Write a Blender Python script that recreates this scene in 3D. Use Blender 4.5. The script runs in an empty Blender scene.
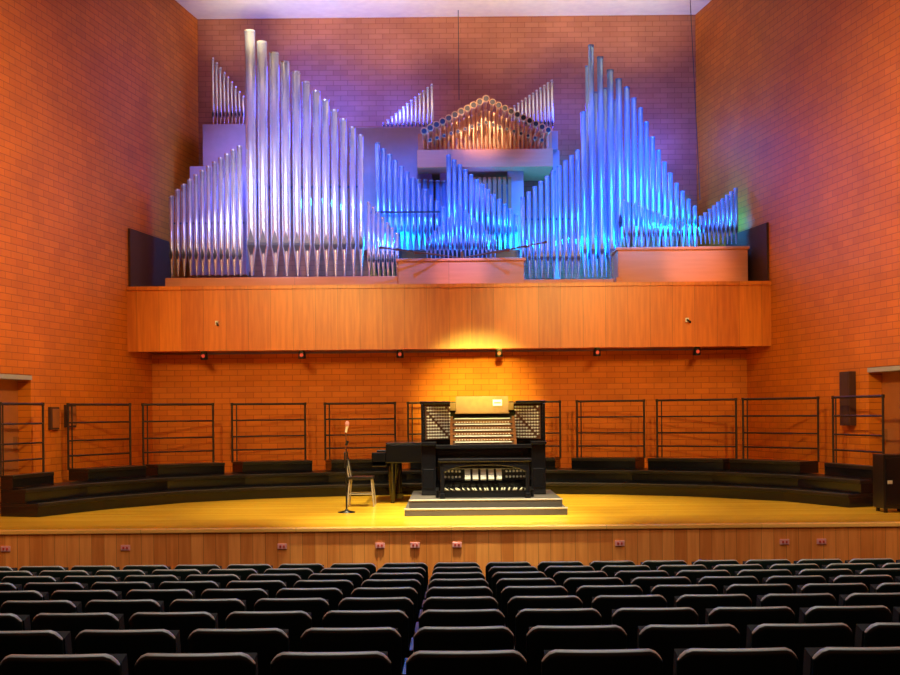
import bpy, math, random
from mathutils import Vector, Matrix
random.seed(4)
F=1100.0; CZ=1.48; ROLL=math.radians(0.52)
cr,sr=math.cos(ROLL),math.sin(ROLL)
sc=bpy.context.scene
sc.view_settings.view_transform='Standard'
def W(px,py,d):
    u=px-450; v=412-py
    return ((u*cr+v*sr)*d/F, CZ+(-u*sr+v*cr)*d/F)
# ---------------------------------------------------------------- materials
def newmat(name):
    m=bpy.data.materials.new(name); m.use_nodes=True
    nt=m.node_tree; b=nt.nodes['Principled BSDF']
    return m,nt,b
def simple(name,col,rough=.5,metal=0,var=.12,scale=6,emit=None,es=0,ior=None):
    m,nt,b=newmat(name)
    tc=nt.nodes.new('ShaderNodeTexCoord'); n=nt.nodes.new('ShaderNodeTexNoise')
    n.inputs['Scale'].default_value=scale
    nt.links.new(tc.outputs['Object'],n.inputs['Vector'])
    r=nt.nodes.new('ShaderNodeValToRGB')
    r.color_ramp.elements[0].color=tuple(c*(1-var) for c in col)+(1,)
    r.color_ramp.elements[1].color=tuple(min(1,c*(1+var)) for c in col)+(1,)
    nt.links.new(n.outputs['Fac'],r.inputs[0]); nt.links.new(r.outputs[0],b.inputs['Base Color'])
    b.inputs['Roughness'].default_value=rough; b.inputs['Metallic'].default_value=metal
    if ior: b.inputs['IOR'].default_value=ior
    if emit:
        b.inputs['Emission Color'].default_value=emit+(1,); b.inputs['Emission Strength'].default_value=es
    return m
def mth(nt,op,a,b=None):
    n=nt.nodes.new('ShaderNodeMath'); n.operation=op
    for i,v in enumerate((a,b)):
        if v is None: continue
        if isinstance(v,(int,float)): n.inputs[i].default_value=v
        else: nt.links.new(v,n.inputs[i])
    return n.outputs[0]
def boards(name,c1,c2,axis='X',width=.3,grain='Z',rough=.35,seam=.02,seamdark=.5,gs=1.0):
    m,nt,b=newmat(name)
    tc=nt.nodes.new('ShaderNodeTexCoord'); sp=nt.nodes.new('ShaderNodeSeparateXYZ')
    nt.links.new(tc.outputs['Object'],sp.inputs[0])
    q=mth(nt,'DIVIDE',sp.outputs[axis],width); fl=mth(nt,'FLOOR',q); fr=mth(nt,'FRACT',q)
    wn=nt.nodes.new('ShaderNodeTexWhiteNoise'); wn.noise_dimensions='1D'; nt.links.new(fl,wn.inputs['W'])
    mp=nt.nodes.new('ShaderNodeMapping')
    s=[9*gs]*3; s['XYZ'.index(grain)]=.7*gs; mp.inputs['Scale'].default_value=s
    off=nt.nodes.new('ShaderNodeVectorMath'); off.operation='ADD'
    cb=nt.nodes.new('ShaderNodeCombineXYZ'); o=mth(nt,'MULTIPLY',wn.outputs['Value'],7.0)
    for k in range(3): nt.links.new(o,cb.inputs[k])
    nt.links.new(tc.outputs['Object'],off.inputs[0]); nt.links.new(cb.outputs[0],off.inputs[1])
    nt.links.new(off.outputs[0],mp.inputs[0])
    n=nt.nodes.new('ShaderNodeTexNoise'); n.inputs['Scale'].default_value=2.0; n.inputs['Detail'].default_value=4
    nt.links.new(mp.outputs[0],n.inputs['Vector'])
    f=mth(nt,'ADD',mth(nt,'MULTIPLY',n.outputs['Fac'],.9),mth(nt,'MULTIPLY',wn.outputs['Value'],.45))
    f=mth(nt,'SUBTRACT',f,.2)
    r=nt.nodes.new('ShaderNodeValToRGB')
    r.color_ramp.elements[0].color=c1+(1,); r.color_ramp.elements[1].color=c2+(1,)
    r.color_ramp.elements[0].position=.2; r.color_ramp.elements[1].position=.75
    nt.links.new(f,r.inputs[0])
    sm=mth(nt,'LESS_THAN',fr,seam/ max(width,1e-3)*.3)
    k=mth(nt,'SUBTRACT',1.0,mth(nt,'MULTIPLY',sm,seamdark))
    vm=nt.nodes.new('ShaderNodeVectorMath'); vm.operation='SCALE'
    nt.links.new(r.outputs[0],vm.inputs[0]); nt.links.new(k,vm.inputs['Scale'])
    nt.links.new(vm.outputs[0],b.inputs['Base Color']); b.inputs['Roughness'].default_value=rough
    return m
def brickmat(name,c1,c2,mo):
    m,nt,b=newmat(name)
    tc=nt.nodes.new('ShaderNodeTexCoord'); sp=nt.nodes.new('ShaderNodeSeparateXYZ'); cb=nt.nodes.new('ShaderNodeCombineXYZ')
    nt.links.new(tc.outputs['Object'],sp.inputs[0]); nt.links.new(sp.outputs['X'],cb.inputs[0]); nt.links.new(sp.outputs['Z'],cb.inputs[1])
    br=nt.nodes.new('ShaderNodeTexBrick'); nt.links.new(cb.outputs[0],br.inputs['Vector'])
    br.inputs['Scale'].default_value=1; br.inputs['Brick Width'].default_value=.31; br.inputs['Row Height'].default_value=.112
    br.inputs['Mortar Size'].default_value=.007; br.inputs['Mortar Smooth'].default_value=.5; br.inputs['Bias'].default_value=-.1
    br.inputs['Color1'].default_value=c1+(1,); br.inputs['Color2'].default_value=c2+(1,); br.inputs['Mortar'].default_value=mo+(1,)
    n=nt.nodes.new('ShaderNodeTexNoise'); n.inputs['Scale'].default_value=1.3; n.inputs['Detail'].default_value=5
    nt.links.new(cb.outputs[0],n.inputs['Vector'])
    k=mth(nt,'ADD',mth(nt,'MULTIPLY',n.outputs['Fac'],.5),.75)
    vm=nt.nodes.new('ShaderNodeVectorMath'); vm.operation='SCALE'
    nt.links.new(br.outputs['Color'],vm.inputs[0]); nt.links.new(k,vm.inputs['Scale'])
    nt.links.new(vm.outputs[0],b.inputs['Base Color']); b.inputs['Roughness'].default_value=.6
    b.inputs['Specular IOR Level'].default_value=.25
    bp=nt.nodes.new('ShaderNodeBump'); bp.inputs['Strength'].default_value=.35; bp.inputs['Distance'].default_value=.01; bp.invert=True
    nt.links.new(br.outputs['Fac'],bp.inputs['Height']); nt.links.new(bp.outputs[0],b.inputs['Normal'])
    return m
M_brick=brickmat('brick_orange',(.67,.18,.010),(.58,.145,.008),(.38,.082,.006))
M_brick2=brickmat('brick_back',(.46,.17,.09),(.40,.14,.075),(.27,.09,.05))
M_balc=boards('balcony_wood',(.56,.12,.007),(.82,.225,.015),'X',.42,'Z',.32)
M_fascia=boards('fascia_wood',(.62,.20,.04),(.88,.36,.09),'X',.16,'Z',.4)
M_floor=boards('stage_floor_wood',(.80,.42,.025),(.96,.60,.05),'Y',.09,'X',.18,seam=.02,seamdark=.2)
M_nose=boards('nosing_wood',(.80,.42,.09),(.92,.55,.15),'X',2.,'X',.3)
M_chest=boards('chest_wood',(.70,.25,.11),(.80,.31,.15),'X',3.,'X',.5)
M_chestw=simple('chest_paint',(.42,.25,.31),.5)
M_ceil=simple('ceiling_plaster',(.92,.80,.48),.8)
M_carpet=simple('carpet_dark',(.012,.010,.010),.9)
M_black=simple('black_riser',(.006,.006,.008),.3)
M_blackgloss=simple('black_gloss',(.006,.006,.008),.15)
M_rail=simple('rail_paint',(.025,.009,.005),.45)
M_metal=simple('pipe_tin_blue_lit',(.36,.56,.98),.26,.66,.08,3)  # silver pipes; the blue of the organ lighting is tinted into the base colour
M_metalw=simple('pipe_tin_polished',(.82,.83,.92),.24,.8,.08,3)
M_dark=simple('pipe_mouth_dark',(.02,.02,.04),.5)
M_lip=simple('pipe_lip',(.08,.08,.12),.35,.7)
M_copper=simple('trumpet_brass',(.86,.58,.34),.3,.5)
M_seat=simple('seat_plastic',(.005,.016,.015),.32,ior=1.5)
M_rim_shine=simple('seat_top_highlight',(.40,.48,.48),.35,.1)  # painted highlight along the seat-back tops, not a separate trim
M_cush=simple('seat_fabric',(.008,.014,.016),.9)
M_white=simple('white_plastic',(.85,.83,.78),.4)
M_ivory=simple('ivory',(.72,.68,.55),.35)
M_wood=simple('console_wood',(.20,.07,.018),.4,0,.3,14)
M_jamb=simple('jamb_wood',(.12,.05,.025),.4)
M_grey=simple('platform_carpet',(.06,.05,.045),.8)
M_greyl=simple('platform_edge',(.4,.36,.31),.5)
M_chrome=simple('chrome',(.7,.7,.7),.2,1)
M_pink=simple('outlet_pink',(.75,.35,.38),.5)
M_red=simple('red_plastic',(.5,.04,.03),.4)
M_redlamp=simple('red_indicator',(.4,.03,.02),.4,emit=(1,.05,.03),es=.35)
M_doorw=simple('door_wood',(.35,.11,.025),.4)
M_cable=simple('cable',(.05,.04,.04),.6)
M_panel=simple('side_panel',(.07,.020,.006),.85)
# ---------------------------------------------------------------- mesh builder
class MB:
    def __init__(s): s.v=[];s.f=[];s.m=[];s.s=[]
    def add(s,vs,fs,mi=0,sm=False):
        o=len(s.v); s.v+= [tuple(p) for p in vs]
        for f in fs: s.f.append([i+o for i in f]); s.m.append(mi); s.s.append(sm)
    def box(s,x0,x1,y0,y1,z0,z1,mi=0,rot=None,piv=None):
        vs=[Vector((x,y,z)) for z in (z0,z1) for y in (y0,y1) for x in (x0,x1)]
        if rot is not None:
            piv=Vector(piv) if piv else Vector(((x0+x1)/2,(y0+y1)/2,(z0+z1)/2))
            vs=[rot@(p-piv)+piv for p in vs]
        s.add(vs,[(0,2,3,1),(4,5,7,6),(0,1,5,4),(2,6,7,3),(0,4,6,2),(1,3,7,5)],mi)
    def prism(s,poly,z0,z1,mi=0):
        n=len(poly)
        vs=[(x,y,z0) for x,y in poly]+[(x,y,z1) for x,y in poly]
        s.add(vs,[tuple(range(n))[::-1],tuple(range(n,2*n))]+[(i,(i+1)%n,n+(i+1)%n,n+i) for i in range(n)],mi)
    def lathe(s,c,prof,n=16,mi=0,axis=None,caps=True,sm=True):
        A=Vector(axis).normalized() if axis else Vector((0,0,1))
        q=Vector((0,0,1)).rotation_difference(A); c=Vector(c)
        vs=[];fs=[]
        for r,z in prof:
            for i in range(n):
                a=2*math.pi*i/n; vs.append(c+q@Vector((r*math.cos(a),r*math.sin(a),z)))
        for k in range(len(prof)-1):
            for i in range(n):
                j=(i+1)%n; fs.append((k*n+i,k*n+j,(k+1)*n+j,(k+1)*n+i))
        s.add(vs,fs,mi,sm)
        if caps:
            o=len(prof)-1
            s.add(vs[:n],[tuple(range(n))[::-1]],mi); s.add(vs[o*n:],[tuple(range(n))],mi)
    def rod(s,a,b,r,n=8,mi=0,r2=None):
        a=Vector(a);b=Vector(b); s.lathe(a,[(r,0),(r if r2 is None else r2,(b-a).length)],n,mi,b-a)
    def obj(s,name,mats,parent=None,loc=(0,0,0),rotz=0,bevel=0):
        me=bpy.data.meshes.new(name); me.from_pydata(s.v,[],s.f)
        for m in mats: me.materials.append(m)
        me.polygons.foreach_set('material_index',s.m); me.polygons.foreach_set('use_smooth',s.s); me.update()
        o=bpy.data.objects.new(name,me); sc.collection.objects.link(o)
        o.location=loc; o.rotation_euler=(0,0,rotz)
        if parent: o.parent=parent
        if bevel:
            b=o.modifiers.new('bevel','BEVEL'); b.width=bevel; b.segments=2; b.limit_method='ANGLE'
        return o
def empty(name,loc=(0,0,0)):
    e=bpy.data.objects.new(name,None); sc.collection.objects.link(e); e.location=loc; return e
# ---------------------------------------------------------------- room
def wx(d): return 9.99-.19*d
ZC=10.1; ZB=-1.3; DF=14.16
L=math.hypot(27,5.13); k=L/27.0
s0=(24-17.5)*k; s1=(24-16.2)*k
for side in (-1,1):
    mb=MB(); y0,y1=((-.3,0) if side<0 else (0,.3))
    mb.box(0,s0,y0,y1,ZB,ZC); mb.box(s0,s1,y0,y1,2.13,ZC); mb.box(s1,L,y0,y1,ZB,ZC); mb.box(s0,s1,y0,y1,ZB,-.02)
    ang=math.atan2(-27,side*5.13)
    mb.obj('wall_left' if side<0 else 'wall_right',[M_brick],None,(side*wx(24),24,0),ang)
    md=MB(); ya,yb=((-.3,-.22) if side<0 else (.22,.3))
    md.box(s0+.01,s1-.01,ya,yb,0,2.05,0)
    yf=(-.3,.03) if side<0 else (-.03,.3)
    md.box(s0+.01,s1-.01,yf[0],yf[1],2.05,2.12,1)
    hy=(-.22,-.14) if side<0 else (.14,.22)
    md.box(s0+.12,s0+.16,hy[0],hy[1],.95,1.15,2)
    md.obj('door_1' if side<0 else 'door_2',[M_doorw,M_greyl,M_chrome],None,(side*wx(24),24,0),ang)
    mp=MB(); ya,yb=((.005,.05) if side<0 else (-.05,-.005))
    mp.box(1.5*k,3.25*k,ya,yb,3.90,5.0)
    mp.obj('trim_1' if side<0 else 'trim_2',[M_panel],None,(side*wx(24),24,0),ang)
mb=MB(); mb.box(-wx(24)-.3,wx(24)+.3,0,.3,3.5,ZC); mb.obj('wall_back',[M_brick2],None,(0,24,0))
mb=MB(); mb.box(-wx(21.7)-.2,wx(21.7)+.2,0,.3,-.1,2.66); mb.obj('wall_back_lower',[M_brick],None,(0,21.7,0))
mb=MB(); mb.box(-11,11,-.3,0,ZB,ZC); mb.obj('wall_rear',[M_brick],None,(0,-3,0))
mb=MB(); mb.box(-11,11,-3.3,24.3,ZC,ZC+.2); mb.obj('ceiling',[M_ceil])
mb=MB()
mb.prism([(-wx(DF),DF+.04),(wx(DF),DF+.04),(wx(21.7),21.7),(-wx(21.7),21.7)],-.08,0,0)
mb.obj('floor',[M_floor])
mb=MB(); mb.box(-wx(DF),wx(DF),DF,DF+.12,-.05,.004); mb.obj('trim_3',[M_nose],bevel=.01)
mb=MB(); mb.box(-wx(DF)+.02,wx(DF)-.02,DF+.03,DF+.1,-1.05,-.05); mb.obj('stage_front',[M_fascia])
def fz(d): return .517-.087*(d-4.45)-.85
mb=MB(); prof=[(-3,fz(-3)),(12.3,fz(12.3)),(14.3,fz(12.3)),(14.3,-1.4),(-3,-1.4)]
n=len(prof); vs=[(-11,a,b) for a,b in prof]+[(11,a,b) for a,b in prof]
mb.add(vs,[tuple(range(n)),tuple(range(n,2*n))[::-1]]+[(i,n+i,n+(i+1)%n,(i+1)%n) for i in range(n)])
mb.obj('audience_floor',[M_carpet])
# balcony
bz0=2.67; bz1=3.84
mb=MB()
mb.prism([(-wx(20.76)+.005,20.76),(wx(20.76)-.005,20.76),(wx(24)-.005,23.99),(-wx(24)+.005,23.99)],bz0+.02,bz1-.02,1)
mb.box(-wx(20.7),wx(20.7),20.7,20.76,bz0,bz1,0)
mb.box(-wx(20.7),wx(20.7),20.66,20.9,bz1-.02,bz1+.05,2)
mb.obj('organ_balcony',[M_balc,M_balc,M_balc])
for i,x in enumerate((204,302,400,499,597,697)):
    X,_=W(x,354,20.85); m=MB()
    m.box(X-.05,X+.05,20.8,20.9,bz0-.03,bz0,0); m.rod((X,20.85,bz0-.02),(X,20.87,bz0-.15),.065,12,0,.075); m.lathe((X,20.775,bz0-.09),[(.035,0),(.035,.01)],10,1,(0,-1,0))
    m.obj('balcony_spotlight',[M_black,M_redlamp])
for x,y in ((217,323),(687,320)):
    X,Z=W(x,y,20.68); m=MB(); m.box(X-.03,X+.03,20.65,20.695,Z-.04,Z+.04,0); m.rod((X,20.66,Z),(X+.04,20.58,Z-.05),.022,8,1); m.obj('security_camera',[M_white,M_black])
for x in (5,125,282,380,415,457,620,785,822):
    X,Z=W(x,545-(x-450)*.009,DF); m=MB(); m.box(X-.06,X+.06,DF+.01,DF+.03,Z-.035,Z+.035,0); m.box(X-.035,X-.01,DF+.0,DF+.012,Z-.015,Z+.015,1); m.box(X+.012,X+.035,DF+.0,DF+.012,Z-.015,Z+.015,1)
    m.obj('floor_outlet_plate',[M_pink,M_red],bevel=.004)
m=MB(); 
X,Z=W(459,100,23.6); m.rod((X,23.6,Z),(X,23.6,ZC),.008,6)
X,Z=W(700,200,22.6); X2,_=W(690,16,22.6); m.rod((X,22.6,Z),(X2,22.6,ZC),.008,6)
m.obj('hanging_cable',[M_cable])
# ---------------------------------------------------------------- pipe organ
organ=empty('pipe_organ',(0,22,3.87))
def oobj(mb,name,mats,**kw):
    o=mb.obj(name,mats,None,**kw); o.parent=organ; o.matrix_parent_inverse=Matrix.Translation((0,-22,-3.87)); return o
def bpx(mb,x0,y0,x1,y1,d,dep,mi=0):
    xm=(x0+x1)/2;ym=(y0+y1)/2
    mb.box(W(x0,ym,d)[0],W(x1,ym,d)[0],d,d+dep,W(xm,y1,d)[1],W(xm,y0,d)[1],mi)
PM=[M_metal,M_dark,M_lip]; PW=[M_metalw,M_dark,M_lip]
def pipe(mb,px,top,base,wpx,d,foot=26,n=16):
    X,z1=W(px,top,d); X=W(px,(base+top)/2,d)[0]; z0=W(px,base,d)[1]; r=wpx/2*d/F; ft=foot*d/F
    zf=z0+ft
    mb.lathe((X,d,0),[(r*.22,z0),(r*.5,z0+ft*.4),(r*.98,zf)],n,0)
    mb.lathe((X,d,0),[(r,zf),(r,z1),(r*.85,z1),(r*.85,z1-.12)],n,0,caps=True)
    mb.lathe((X,d,0),[(r*1.05,z1-.03),(r*1.05,z1)],n,0,caps=False)
    yy=d-r*1.0
    mb.box(X-.62*r,X+.62*r,yy-.004,yy+.35*r,zf,zf+.55*r,1)
    mb.add([(X-.66*r,yy-.006,zf+.55*r),(X+.66*r,yy-.006,zf+.55*r),(X,yy-.008,zf+3.2*r)],[(0,1,2)],2)
    mb.add([(X-.66*r,yy-.006,zf),(X,d-r*.55,zf-2.6*r),(X+.66*r,yy-.006,zf)],[(0,1,2)],2)
def rank(name,items,base,d,foot=26,n=16,mats=None):
    mb=MB()
    for it in items:
        x,t,w=it[:3]; b=it[3] if len(it)>3 else base
        pipe(mb,x,t,b,w,d,foot,n)
    return oobj(mb,name,mats or PM)
def lin(x0,x1,n,t0,t1,w0,w1,pw=1.0):
    return [(x0+(x1-x0)*i/(n-1), t0+(t1-t0)*(i/(n-1))**pw, w0+(w1-w0)*i/(n-1)) for i in range(n)]
rank('facade_pipes_outer',lin(171.5,240,12,196,146,5.0,5.5,.85),276,21.7,20,mats=PW)
big=[(251,31,10.8),(263,42,10.3),(275,53,9.8),(286,62,9.2),(297,72,8.8),(307,82,8.3),(317,91,7.9),(326,100,7.5),(335,110,7.1),(344,119,6.8),(353,127,6.5),(361,135,6.2)]
rank('facade_pipes_bass',big,276,21.75,30,20,mats=PW)
rank('facade_pipes_inner',lin(369,397,7,202,233,4.0,3.6),276,21.5,16,mats=PW)
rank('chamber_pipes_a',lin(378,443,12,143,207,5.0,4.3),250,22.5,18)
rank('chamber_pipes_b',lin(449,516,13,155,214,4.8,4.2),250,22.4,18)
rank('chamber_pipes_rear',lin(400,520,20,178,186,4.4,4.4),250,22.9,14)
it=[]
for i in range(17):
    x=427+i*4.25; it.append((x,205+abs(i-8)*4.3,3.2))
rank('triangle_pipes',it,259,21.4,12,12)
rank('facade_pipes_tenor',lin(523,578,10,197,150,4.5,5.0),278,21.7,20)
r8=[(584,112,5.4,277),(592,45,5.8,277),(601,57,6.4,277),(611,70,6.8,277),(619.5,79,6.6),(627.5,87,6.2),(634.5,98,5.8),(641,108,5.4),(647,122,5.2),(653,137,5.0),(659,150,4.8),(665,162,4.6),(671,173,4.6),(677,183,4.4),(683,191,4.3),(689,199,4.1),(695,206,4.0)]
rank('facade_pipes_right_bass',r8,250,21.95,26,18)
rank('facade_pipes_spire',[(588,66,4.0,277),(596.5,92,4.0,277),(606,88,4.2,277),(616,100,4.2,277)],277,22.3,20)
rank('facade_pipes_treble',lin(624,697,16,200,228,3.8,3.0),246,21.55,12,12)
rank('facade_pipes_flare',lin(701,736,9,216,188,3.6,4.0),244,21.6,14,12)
rank('upper_pipes_left',lin(213,243,9,58,96,3.0,2.8),124,23.4,9,10,mats=PW)
rank('upper_pipes_mid',lin(384,432,13,123,84,2.6,3.1),128,23.4,2,10,mats=PW)
rank('upper_pipes_right',lin(511,552,12,108,80,2.6,3.1),131,23.3,7,10,mats=PW)
mb=MB()
def bell(px,py,d,ln,r):
    X,Z=W(px,py,d)
    mb.lathe((X,d,Z),[(r*.75,.05),(r,0),(r*.8,.0),(r*.45,.10)],14,0,(0,1,0),caps=True)
    mb.lathe((X,d,Z),[(r,0),(r*.6,.15),(r*.35,ln)],14,0,(0,1,0),caps=False)
    mb.lathe((X,d,Z),[(r*.7,-.001),(r*.69,-.002)],14,1,(0,1,0),caps=True)
for i in range(11):
    bell(424+i*6.2,131-i*3.25,22.2,.9,.075)
for i in range(10):
    bell(492.5+i*6.2,102+i*3.1,22.2,.9,.07)
for i in range(17):
    x=430+i*7; bell(x,140-max(0,(8-abs(i-8)))*2.2,22.4,.6,.045)
for i in range(31):
    x=424+i*4.1; t=135-(15-abs(i-15))*1.7; X,z1=W(x,t,22.85); _,z0=W(x,149,22.85)
    mb.lathe((X,22.85,0),[(.02,z0),(.035,z0+.1),(.035,z1)],8,0)
oobj(mb,'trumpet_rank',[M_copper,M_dark])
mb=MB()
X0,Z0=W(462,257,21.2)
for x,y in ((385,248),(402,250),(420,253),(541,243),(523,247),(504,251)):
    X,Z=W(x,y,20.85); mb.rod((X0,21.3,Z0),(X,20.85,Z),.009,8,0,.014); mb.lathe((X,20.85,Z),[(.014,0),(.03,.12)],10,0,Vector((X-X0,-.4,Z-Z0)))
mb.rod((X0,21.2,Z0-.12),(X0,21.2,Z0+.1),.03,10,0)
oobj(mb,'fanfare_trumpets',[M_jamb])
mb=MB()
bpx(mb,203,124,246,270,22.95,.9,1); bpx(mb,190,166,246,275,22.7,.3,1); bpx(mb,357,127,432,250,23.0,.8,1)
bpx(mb,418,133,552,150,22.95,.9,0); bpx(mb,417,149,553,167,22.4,1.4,0)
bpx(mb,505,131,558,150,23.05,.9,1)
bpx(mb,440,167,452,250,22.95,.2,1); bpx(mb,508,167,524,285,22.8,.3,1); bpx(mb,553,150,560,285,23.2,.3,1)
bpx(mb,370,250,520,287,22.1,.9,2)
bpx(mb,165,277,398,288,21.4,.8,0); bpx(mb,524,279,618,288,21.4,.8,0)
bpx(mb,398,260,524,285,21.15,.7,0); bpx(mb,396,258,526,261,21.12,.76,0)
bpx(mb,618,248,748,285,21.15,1.0,0); bpx(mb,616,246.5,750,249.5,21.12,1.06,0)
bpx(mb,616,277,622,289,21.12,1.06,0)
oobj(mb,'wind_chests',[M_chest,M_chestw,M_black],bevel=.012)
mb=MB()
bpx(mb,368,211,440,213,22.35,.03,0); bpx(mb,522,218,580,220,21.85,.03,0); bpx(mb,171,222,244,224,21.85,.03,0); bpx(mb,246,186,364,188,21.95,.03,0)
for i in range(9):
    bpx(mb,468+i*5,177,471.5+i*5,215,22.75,.12,1)
for i in range(6):
    bpx(mb,600+i*16,150+i*9,609+i*16,250,23.2,.2,1)
oobj(mb,'pipe_rack',[M_dark,M_doorw])
# ---------------------------------------------------------------- risers and rails
foc=Vector((0,14.2))
secs=[(-450,16.2,-407,17.2,.22),(-382,18.2,-320,19.3,.5),(-307,19.5,-237,20.2,.5),(-218,20.4,-145,20.85,.5),(-125,20.95,-55,21.15,.5),(-42,21.2,28,21.25,.5),(40,21.25,110,21.05,.5),(127,20.95,194,20.6,.5),(207,20.5,286,19.8,.5),(293,19.7,368,18.5,.5),(383,17.9,433,16.6,.22)]
P=[(Vector((a*b/F,b)),Vector((c*d/F,d)),r) for a,b,c,d,r in secs]
root=empty('choir_riser',(0,20,0)); inv=Matrix.Translation((0,-20,0))
for si,(A,B,run) in enumerate(P):
    Lp=A if si==0 else (A+P[si-1][1])/2; Rp=B if si==len(P)-1 else (B+P[si+1][0])/2
    rl=run if si==0 else (run+P[si-1][2])/2; rr=run if si==len(P)-1 else (run+P[si+1][2])/2
    mb=MB()
    for i in range(3):
        h=.2*(3-i)
        if i==0: a,b,ra,rb=A,B,run,run
        else: a,b,ra,rb=Lp,Rp,rl,rr
        da=(foc-a).normalized(); db=(foc-b).normalized()
        a0=a; b0=b
        a1=a+da*ra*(i+1); b1=b+db*rb*(i+1)
        mb.prism([a1,b1,b0,a0],h-.05,h-.002*i,0)
        mb.prism([a1.lerp(a0,.03),b1.lerp(b0,.03),b0,a0],0 if i==2 else h-.2,h-.05,1)
        mb.prism([a1,b1,b1-db*.03,a1-da*.03],h-.002*i,h+.004,2)
    o=mb.obj('steps',[M_black,M_blackgloss,M_grey],bevel=.01); o.parent=root; o.matrix_parent_inverse=inv
    mb=MB(); zt=1.66; zb=.6
    for q in (A,B): mb.rod((q.x,q.y,zb-.02),(q.x,q.y,zt),.02)
    for q in (A.lerp(B,.06),): mb.rod((q.x,q.y,zb-.02),(q.x,q.y,zt),.012)
    for z,r_ in ((zt,.021),(zt-.30,.015),(zt-.60,.015),(zt-.85,.015)): mb.rod((A.x,A.y,z),(B.x,B.y,z),r_)
    for q in (A,B): mb.lathe((q.x,q.y,zt-.024),[(.028,0),(.028,.05)],8)
    o=mb.obj('guard_rail',[M_rail]); o.parent=root; o.matrix_parent_inverse=inv
# ---------------------------------------------------------------- organ console
PX=.50; PY=15.65
plat=MB()
plat.box(PX-1.16,PX+1.16,PY,PY+2.0,0,.10,0); plat.box(PX-1.10,PX+1.10,PY+.12,PY+2.0,.10,.22,0)
plat.box(PX-1.165,PX+1.165,PY-.006,PY+.03,.085,.112,1); plat.box(PX-1.105,PX+1.105,PY+.11,PY+.14,.205,.227,1)
plat.obj('organ_platform',[M_grey,M_greyl],bevel=.006)
con=empty('organ_console',(PX,PY+.9,.227)); ci=Matrix.Translation(-con.location)
def cobj(mb,name,mats,**kw):
    o=mb.obj(name,mats,None,**kw); o.parent=con; o.matrix_parent_inverse=ci; return o
yb=PY+1.0; z0=.227
m=MB()
for s in (-1,1):
    xs=sorted((PX+s*.94,PX+s*.72))
    m.box(xs[0],xs[1],yb-.02,yb+.75,z0,.98,0)
    m.box(xs[0]-.01,xs[1]+.01,yb-.10,yb+.75,.98,1.03,0)
    m.box(xs[0]+.03,xs[1]-.03,yb-.035,yb-.02,z0+.1,.62,0)
    xo=sorted((PX+s*.94,PX+s*.90)); m.box(xo[0],xo[1],yb,yb+.75,1.03,1.60,0)
    xo=sorted((PX+s*.96,PX+s*.50)); m.box(xo[0],xo[1],yb+.1,yb+.78,1.60,1.645,0)
m.box(PX-.94,PX+.94,yb+.70,yb+.78,z0,1.60,0)
m.box(PX-.72,PX+.72,yb-.10,yb+.62,.93,.985,0)
m.box(PX-.72,PX+.72,yb+.32,yb+.38,.27,.93,0)
m.box(PX-.50,PX+.50,yb+.55,yb+.78,1.5,1.62,1)
cobj(m,'case',[M_blackgloss,M_wood],bevel=.01)
m=MB()
for s in (-1,1):
    R=Matrix.Rotation(s*math.radians(-32),3,'Z')
    piv=Vector((PX+s*.70,yb+.25,1.31))
    m.box(piv.x-.235,piv.x+.235,piv.y,piv.y+.03,1.03,1.60,0,R,piv)
    m.box(piv.x-.215,piv.x+.215,piv.y-.012,piv.y,1.06,1.575,1,R,piv)
    for i in range(9):
        for j in range(11):
            if (i+j)%9==8: continue
            p=Vector((piv.x-.19+i*.0475,piv.y-.012,1.09+j*.046)); p=R@(p-piv)+piv
            a=R@Vector((0,-1,0)); m.lathe(p,[(.007,0),(.007,.03),(.014,.034),(.014,.05)],7,2,a)
cobj(m,'stop_jambs',[M_blackgloss,M_jamb,M_ivory])
m=MB()
for t in range(5):
    y=yb-.06+t*.105; z=.985+t*.088
    m.box(PX-.46,PX+.46,y+.02,y+.25,z,z+.03,2)
    m.box(PX-.46,PX+.46,y-.0,y+.022,z-.035,z+.0,3)
    for i in range(20): m.lathe((PX-.40+i*.042,y+.0,z-.018),[(.009,0),(.009,.008)],8,0,(0,-1,0))
    for i in range(36):
        x=PX-.43+i*.0239; m.box(x,x+.0225,y,y+.14,z+.03,z+.045,0)
        if i%7 not in (2,6): m.box(x+.017,x+.029,y+.05,y+.14,z+.045,z+.056,1)
    for s in (-1,1): m.box(PX+s*.48-.022,PX+s*.48+.022,y-.005,y+.2,z-.03,z+.075,3)
cobj(m,'manuals',[M_ivory,M_blackgloss,M_jamb,M_wood])
m=MB()
R=Matrix.Rotation(math.radians(-14),3,'X')
m.box(PX-.41,PX+.41,yb+.50,yb+.53,1.46,1.72,0,R); m.box(PX-.42,PX+.42,yb+.42,yb+.53,1.45,1.475,0)
m.box(PX+.17,PX+.31,yb+.478,yb+.484,1.56,1.66,1,R,(PX,yb+.515,1.59)); m.box(PX+.19,PX+.29,yb+.474,yb+.480,1.60,1.62,2,R,(PX,yb+.515,1.59))
cobj(m,'music_desk',[M_wood,M_white,M_red],bevel=.006)
m=MB()
for i in range(5):
    x=PX-.24+i*.12; R=Matrix.Rotation(math.radians(-50),3,'X'); m.box(x-.042,x+.042,yb+.18,yb+.21,.40,.66,0,R)
for s in (-1,1):
    for j in range(3):
        for i in range(6): m.lathe((PX+s*(.36+i*.055),yb+.3,.48+j*.085),[(.018,0),(.018,.05),(.01,.055)],10,0,(0,-1,0))
m.box(PX-.70,PX+.70,yb+.28,yb+.32,.43,.72,1)
cobj(m,'expression_pedals',[M_ivory,M_black])
m=MB()
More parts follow.
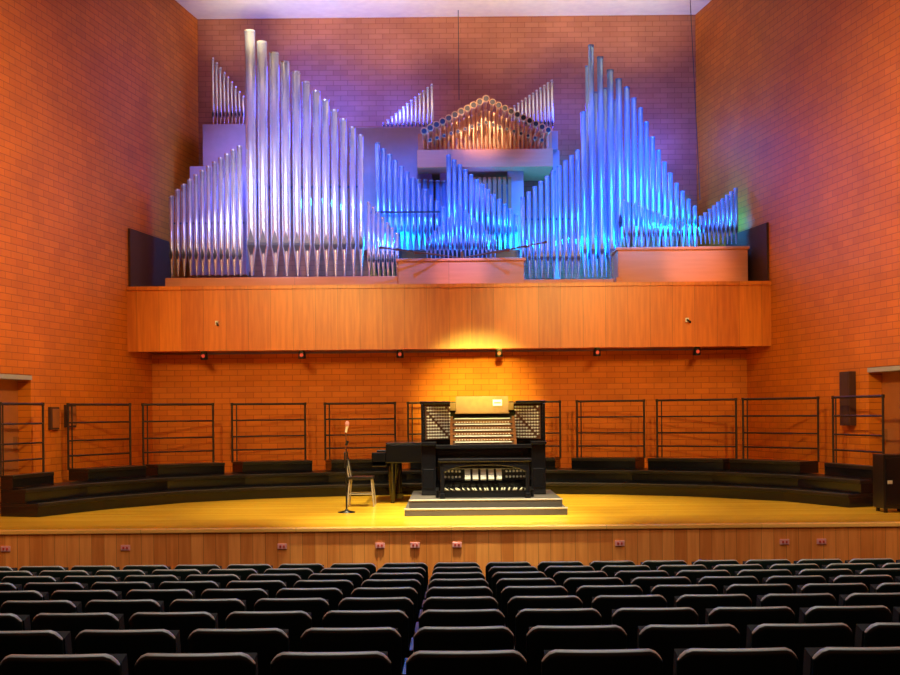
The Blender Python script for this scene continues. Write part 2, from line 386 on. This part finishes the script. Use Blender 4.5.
for i in range(32):
    t=(i-15.5)/15.5; xa=PX+t*.56; yy=.05*t*t
    R=Matrix.Rotation(-t*.12,3,'Z')
    acc=(i%12) in (1,3,6,8,10)
    m.box(xa-.011,xa+.011,yb-.45+yy,yb+.25,z0+.06,z0+.09,1 if acc else 0,R)
    if acc: m.box(xa-.011,xa+.011,yb-.12+yy,yb+.1,z0+.09,z0+.13,1,R)
m.box(PX-.70,PX+.70,yb-.5,yb-.44,z0,z0+.09,2); m.box(PX-.72,PX-.68,yb-.5,yb+.25,z0,z0+.1,2); m.box(PX+.68,PX+.72,yb-.5,yb+.25,z0,z0+.1,2)
cobj(m,'pedalboard',[M_ivory,M_blackgloss,M_black])
m=MB(); by=PY+.32
m.box(PX-.68,PX+.68,by,by+.34,.75,.80,0)
for s in (-1,1):
    x=PX+s*.62
    m.prism([(x-.03,by+.03),(x+.03,by+.03),(x+.03,by+.31),(x-.03,by+.31)],.30,.75,0)
    m.box(x-.04,x+.04,by-.02,by+.36,z0,.30,0)
m.box(PX-.6,PX+.6,by+.15,by+.19,.64,.75,0)
n=12
for i in range(n):
    a=-1+2*i/n; b2=-1+2*(i+1)/n
    za=.70-.10*abs(a)**3; zb2=.70-.10*abs(b2)**3
    m.add([(PX+a*.6,by+.02,za),(PX+b2*.6,by+.02,zb2),(PX+b2*.6,by+.02,.755),(PX+a*.6,by+.02,.755),(PX+a*.6,by+.05,za),(PX+b2*.6,by+.05,zb2),(PX+b2*.6,by+.05,.755),(PX+a*.6,by+.05,.755)],[(0,1,2,3),(7,6,5,4),(0,4,5,1)],0)
m.obj('organ_bench',[M_blackgloss],bevel=.008)
# ---------------------------------------------------------------- grand piano
pn=empty('grand_piano',(-.1,18.5,0)); pi=Matrix.Translation((.1,-18.5,0))
def pobj(mb,name,mats,**kw):
    o=mb.obj(name,mats,None,**kw); o.parent=pn; o.matrix_parent_inverse=pi; return o
out=[(-1.05,17.85),(-.2,17.85),(.25,17.95),(.6,18.25),(.9,18.5),(1.05,18.75),(1.05,19.05),(.9,19.25),(-1.05,19.25)]
m=MB(); m.prism(out,.66,.96,0); m.prism([(x*1.012 if x>0 else x,y) for x,y in out][:],.965,.99,0)
m.box(-1.28,-1.05,17.87,18.0,.62,.83,0); m.box(-1.28,-1.05,19.1,19.23,.62,.83,0); m.box(-1.28,-1.04,17.87,19.23,.60,.69,0)
pobj(m,'case',[M_blackgloss],bevel=.01)
m=MB()
for i in range(52): m.box(-1.24,-1.06,18.01+i*.0208,18.029+i*.0208,.69,.715,0)
pobj(m,'keyboard',[M_ivory])
m=MB()
for x,y in ((-.95,18.0),(-.95,19.1),(.8,18.95)):
    m.lathe((x,y,0),[(.035,0),(.035,.06),(.045,.08),(.075,.55),(.085,.66)],12,0)
m.rod((-.85,18.5,.05),(-.85,18.5,.66),.03,8); m.rod((-.85,18.6,.05),(-.85,18.6,.66),.03,8); m.box(-.95,-.8,18.4,18.7,.04,.12,0)
pobj(m,'legs',[M_blackgloss])
m=MB(); cx,cy=-1.42,17.5
m.box(cx-.2,cx+.2,cy-.2,cy+.2,.43,.47,0)
for sx in (-1,1):
    for sy in (-1,1): m.rod((cx+sx*.17,cy+sy*.17,.43),(cx+sx*.21,cy+sy*.21,0),.013,8,1)
for sy in (-1,1): m.rod((cx-.18,cy+sy*.17,.44),(cx-.25,cy+sy*.17,.86),.012,8,1)
m.box(cx-.255,cx-.225,cy-.19,cy+.19,.62,.86,0)
m.rod((cx-.19,cy-.19,.2),(cx+.19,cy-.19,.2),.009,6,1); m.rod((cx-.19,cy+.19,.2),(cx+.19,cy+.19,.2),.009,6,1)
m.obj('metal_chair',[M_black,M_greyl],bevel=.006)
m=MB(); sx,sy=-1.55,16.35
m.lathe((sx,sy,0),[(.13,0),(.13,.012),(.03,.03),(.02,.05)],20,0)
m.rod((sx,sy,.03),(sx,sy,.75),.013,8,0); m.rod((sx,sy,.72),(sx,sy,1.2),.009,8,1); m.lathe((sx,sy,.7),[(.02,0),(.02,.08)],10,0)
m.rod((sx,sy,1.19),(sx+.02,sy,1.29),.017,10,2,.022); m.lathe((sx+.02,sy,1.28),[(.022,0),(.032,.02),(.032,.05),(.015,.08)],12,3)
m.rod((sx+.0,sy,.95),(sx+.1,sy+.05,.50),.007,6,0); m.rod((sx,sy,1.0),(sx+.03,sy,1.06),.02,8,0)
m.obj('microphone_stand',[M_black,M_chrome,M_white,M_pink])
# ---------------------------------------------------------------- wall fixtures
def onwall(side,d,z0,z1,w,dep,mats,name,mi=0):
    X=side*(wx(d)-.005); ang=math.atan2(-27,side*5.13)
    m=MB(); ya,yb_=((.0,dep) if side<0 else (-dep,0))
    m.box(-w/2,w/2,ya,yb_,z0,z1,0); 
    iy=(dep,dep+.01) if side<0 else (-dep-.01,-dep)
    m.box(-w/2+.03,w/2-.03,iy[0],iy[1],z0+.03,z1-.03,1)
    m.obj(name,mats,None,(X,d,0),ang,bevel=.006)
onwall(1,18.0,1.20,2.08,.30,.12,[M_panel,M_panel],'wall_speaker')
onwall(-1,18.6,1.28,1.66,.3,.06,[M_panel,M_doorw],'wall_box')
onwall(-1,18.1,1.25,1.62,.25,.06,[M_panel,M_doorw],'wall_box')
onwall(1,15.9,2.15,2.35,.35,.08,[M_white,M_white],'exit_sign_box')
onwall(-1,15.9,2.15,2.35,.35,.08,[M_white,M_white],'exit_sign_box')
for x0,x1,y0,h in ((6.10,6.5,15.5,.82),):
    m=MB(); m.box(x0,x1,y0,y0+.4,.06,h,0); m.box(x0+.03,x1-.03,y0-.01,y0,.1,h-.04,1)
    for a in (x0+.05,x1-.05):
        for b in (y0+.06,y0+.34): m.lathe((a,b,0),[(.03,0),(.03,.06)],8,1)
    m.box(x0+.05,x0+.12,y0-.02,y0-.008,h*.5,h*.5+.05,2)
    m.obj('equipment_case',[M_black,M_blackgloss,M_greyl],bevel=.01)
# ---------------------------------------------------------------- seats
m=MB()
xs=[-.245,-.242,-.232,-.215,-.19,-.15,-.1,-.05,0,.05,.1,.15,.19,.215,.232,.242,.245]
cols=[]
for x in xs:
    e=abs(x)/.245
    ed=min(1,(.245-abs(x))/.035); t=.005+.020*math.sqrt(max(0,1-(1-ed)**2))
    drop=.05*max(0,(e-.75)/.25)**2.2
    zt=.85-drop; c=[]
    def pt(y,z):
        lean=-.16*(z-.4); return (x, y+lean+.45*x*x, z)
    c.append(pt(-t,.36)); c.append(pt(-t-.004,.5)); c.append(pt(-t-.006,.65))
    for a in range(0,9):
        th=math.pi*a/8; c.append(pt(-math.cos(th)*(t+.004),zt-t+math.sin(th)*t))
    c.append(pt(t,.6)); c.append(pt(t,.36)); cols.append(c)
nc=len(cols[0]); vs=[p for c in cols for p in c]
for i in range(len(xs)-1):
    for j in range(nc-1):
        m.add([vs[i*nc+j],vs[(i+1)*nc+j],vs[(i+1)*nc+j+1],vs[i*nc+j+1]],[(0,1,2,3)],3 if 5<=j<=8 else 0,True)  # top arc faces carry the painted rim highlight
m.add(cols[0],[tuple(range(nc))],0); m.add(cols[-1],[tuple(range(nc))[::-1]],0)
R=Matrix.Rotation(math.radians(12),3,'X')
m.box(-.22,.22,.10,.19,.38,.80,1,R)
m.box(-.22,.22,.05,.12,.36,.42,2)
for s in (-1,1):
    xa,xb=sorted((s*.272,s*.25))
    m.box(xa,xb,-.03,.06,0,.60,2); m.box(xa,xb,-.10,.16,0,.03,2); m.box(xa,xb,-.06,.30,.59,.62,2)
seat=m.obj('auditorium_seat',[M_seat,M_cush,M_black,M_rim_shine]); sm=seat.data
import bmesh
b=bmesh.new(); b.from_mesh(sm); bmesh.ops.remove_doubles(b,verts=b.verts,dist=.0004); b.to_mesh(sm); b.free()
first=True
for r in range(-1,9):
    d=4.45+.9*r; lim=450*d/F+1.0
    kk=int(lim/.55)+1
    for q in range(-kk,kk+1):
        X=.057+.55*q
        if abs(X)>min(lim,wx(d)-.5): continue
        if first: o=seat; first=False
        else:
            o=bpy.data.objects.new('auditorium_seat',sm); sc.collection.objects.link(o)
        o.location=(X,d+.05,fz(d))
# ---------------------------------------------------------------- lights
def aim(o,t):
    o.rotation_euler=(Vector(t)-o.location).to_track_quat('-Z','Y').to_euler()
def spot(name,loc,tgt,power,col,ang,blend=.5,rad=.15):
    l=bpy.data.lights.new(name,'SPOT'); l.energy=power; l.color=col; l.spot_size=math.radians(ang); l.spot_blend=blend; l.shadow_soft_size=rad
    o=bpy.data.objects.new(name,l); sc.collection.objects.link(o); o.location=loc; aim(o,tgt)
def area(name,loc,tgt,power,col,sx,sy):
    l=bpy.data.lights.new(name,'AREA'); l.shape='RECTANGLE'; l.size=sx; l.size_y=sy; l.energy=power; l.color=col
    o=bpy.data.objects.new(name,l); sc.collection.objects.link(o); o.location=loc; aim(o,tgt)
def point(name,loc,power,col,rad=.06):
    l=bpy.data.lights.new(name,'POINT'); l.energy=power; l.color=col; l.shadow_soft_size=rad
    o=bpy.data.objects.new(name,l); sc.collection.objects.link(o); o.location=loc
area('house_light',(0,9.5,9.9),(0,9.0,0),330,(1,.94,.84),9,.5)
area('house_light',(0,4.5,9.9),(0,4.5,0),130,(1,.92,.82),8,4)
for x in (-4.5,-1.5,1.5,4.5):
    spot('stage_spot',(x*.9,14.5,9.7),(x*.9,17.2,0),3800 if abs(x)<3 else 1700,(1,.82,.42),36,.8)
spot('console_spot',(.2,11.5,9.6),(.4,16.0,.2),5000,(1,.94,.66),20,.9)
spot('console_spot',(.1,12.6,9.6),(.0,14.9,0),11000,(1,.92,.55),30,1)
spot('console_spot',(.5,16.8,9.6),(.5,18.4,.0),5500,(1,.90,.45),34,.9)
spot('front_fill',(.3,4,5.0),(.55,21.6,1.5),34000,(1,.88,.10),9.5,1)  # added fill from the audience side, yellow glow on wall behind console
for s in (-1,1):
    spot('front_fill',(s*2.5,3,6.0),(s*3,21.4,1.5),3000,(1,.66,.18),26,.8)  # added fill pair, lifts the wall under the balcony
    spot('balcony_fill',(s*4.5,6,6.5),(s*3,20.7,3.1),2300,(1,.62,.20),26,.9)  # added fill, brightens the balcony face from the front
    spot('fascia_fill',(s*3,5,7),(s*3.5,14.2,-.5),900,(1,.7,.35),42,.9)  # added fill from over the seats, brightens the stage front
    spot('wall_spot',(-s*2,8,9.0),(s*7.3,14.8,4.2),5200,(1,.72,.26),50,1)
for x in (-3.8,-1.3,1.3,3.8):
    spot('ceiling_fill',(x,20.8,8.6),(x,23.0,10.25),360,(1,.84,.48),78,1)  # unseen fill spots added to turn the ceiling warm, no fixture there
spot('organ_violet_spot',(-3.4,16.0,9.7),(-3.6,22.3,6.0),2600,(.28,.32,1),36,.7)
spot('organ_violet_spot',(-2.0,16.0,9.7),(-2.2,22.3,5.4),1500,(.10,.20,1),34,.7)
spot('organ_blue_spot',(-.4,16.2,9.7),(-.3,22.3,5.2),3200,(.02,.15,1),36,.7)
spot('organ_blue_spot',(1.2,16.2,9.7),(1.0,22.3,4.9),3000,(.0,.22,1),28,.7)
spot('organ_blue_spot',(3.4,16.2,9.7),(3.2,22.3,5.8),5200,(.0,.16,1),34,.7)
spot('organ_blue_spot',(4.0,16.2,9.7),(4.3,22.3,5.0),3400,(.0,.28,1),28,.7)
spot('organ_white_spot',(-4.6,15,9.6),(-3.2,22,5.4),2600,(.95,.9,1),22,.8)
spot('organ_white_spot',(1,15,9.6),(.7,22.2,7.4),3200,(1,.62,.40),11,.8)
spot('organ_white_spot',(2.0,15,9.6),(4.8,21.2,4.2),2600,(1,.50,.25),10,.8)
spot('organ_white_spot',(.0,15,9.6),(.2,21.2,4.1),2000,(1,.50,.25),9,.8)
for x,y,d,p in ((403,238,22.2,60),(518,242,22.1,80),(570,240,22.1,80),(595,240,22.35,120),(655,225,21.75,60),(690,230,21.8,40),(722,222,21.85,24),(320,200,22.3,60),(640,170,22.7,120),(250,180,22.4,40),(400,105,23.4,70),(340,100,23.3,90),(660,140,23.3,90),(560,110,23.3,50),(300,70,23.2,60),(480,190,22.7,40)):
    X,Z=W(x,y,d); point('organ_glow_lamp',(X,d,Z),p,(.0,.34,1) if y>195 else (.05,.09,1),.06 if y>195 else .3)
w=bpy.data.worlds.new('world'); sc.world=w; w.use_nodes=True
w.node_tree.nodes['Background'].inputs[0].default_value=(1,.7,.5,1); w.node_tree.nodes['Background'].inputs[1].default_value=.05
# ---------------------------------------------------------------- camera
cam=bpy.data.cameras.new('camera'); co=bpy.data.objects.new('camera',cam); sc.collection.objects.link(co)
cam.sensor_width=36; cam.sensor_fit='HORIZONTAL'; cam.lens=F/900*36; cam.shift_y=74.5/900
co.location=(0,0,CZ); co.rotation_euler=(math.radians(90),ROLL,0); cam.clip_end=200
sc.camera=co
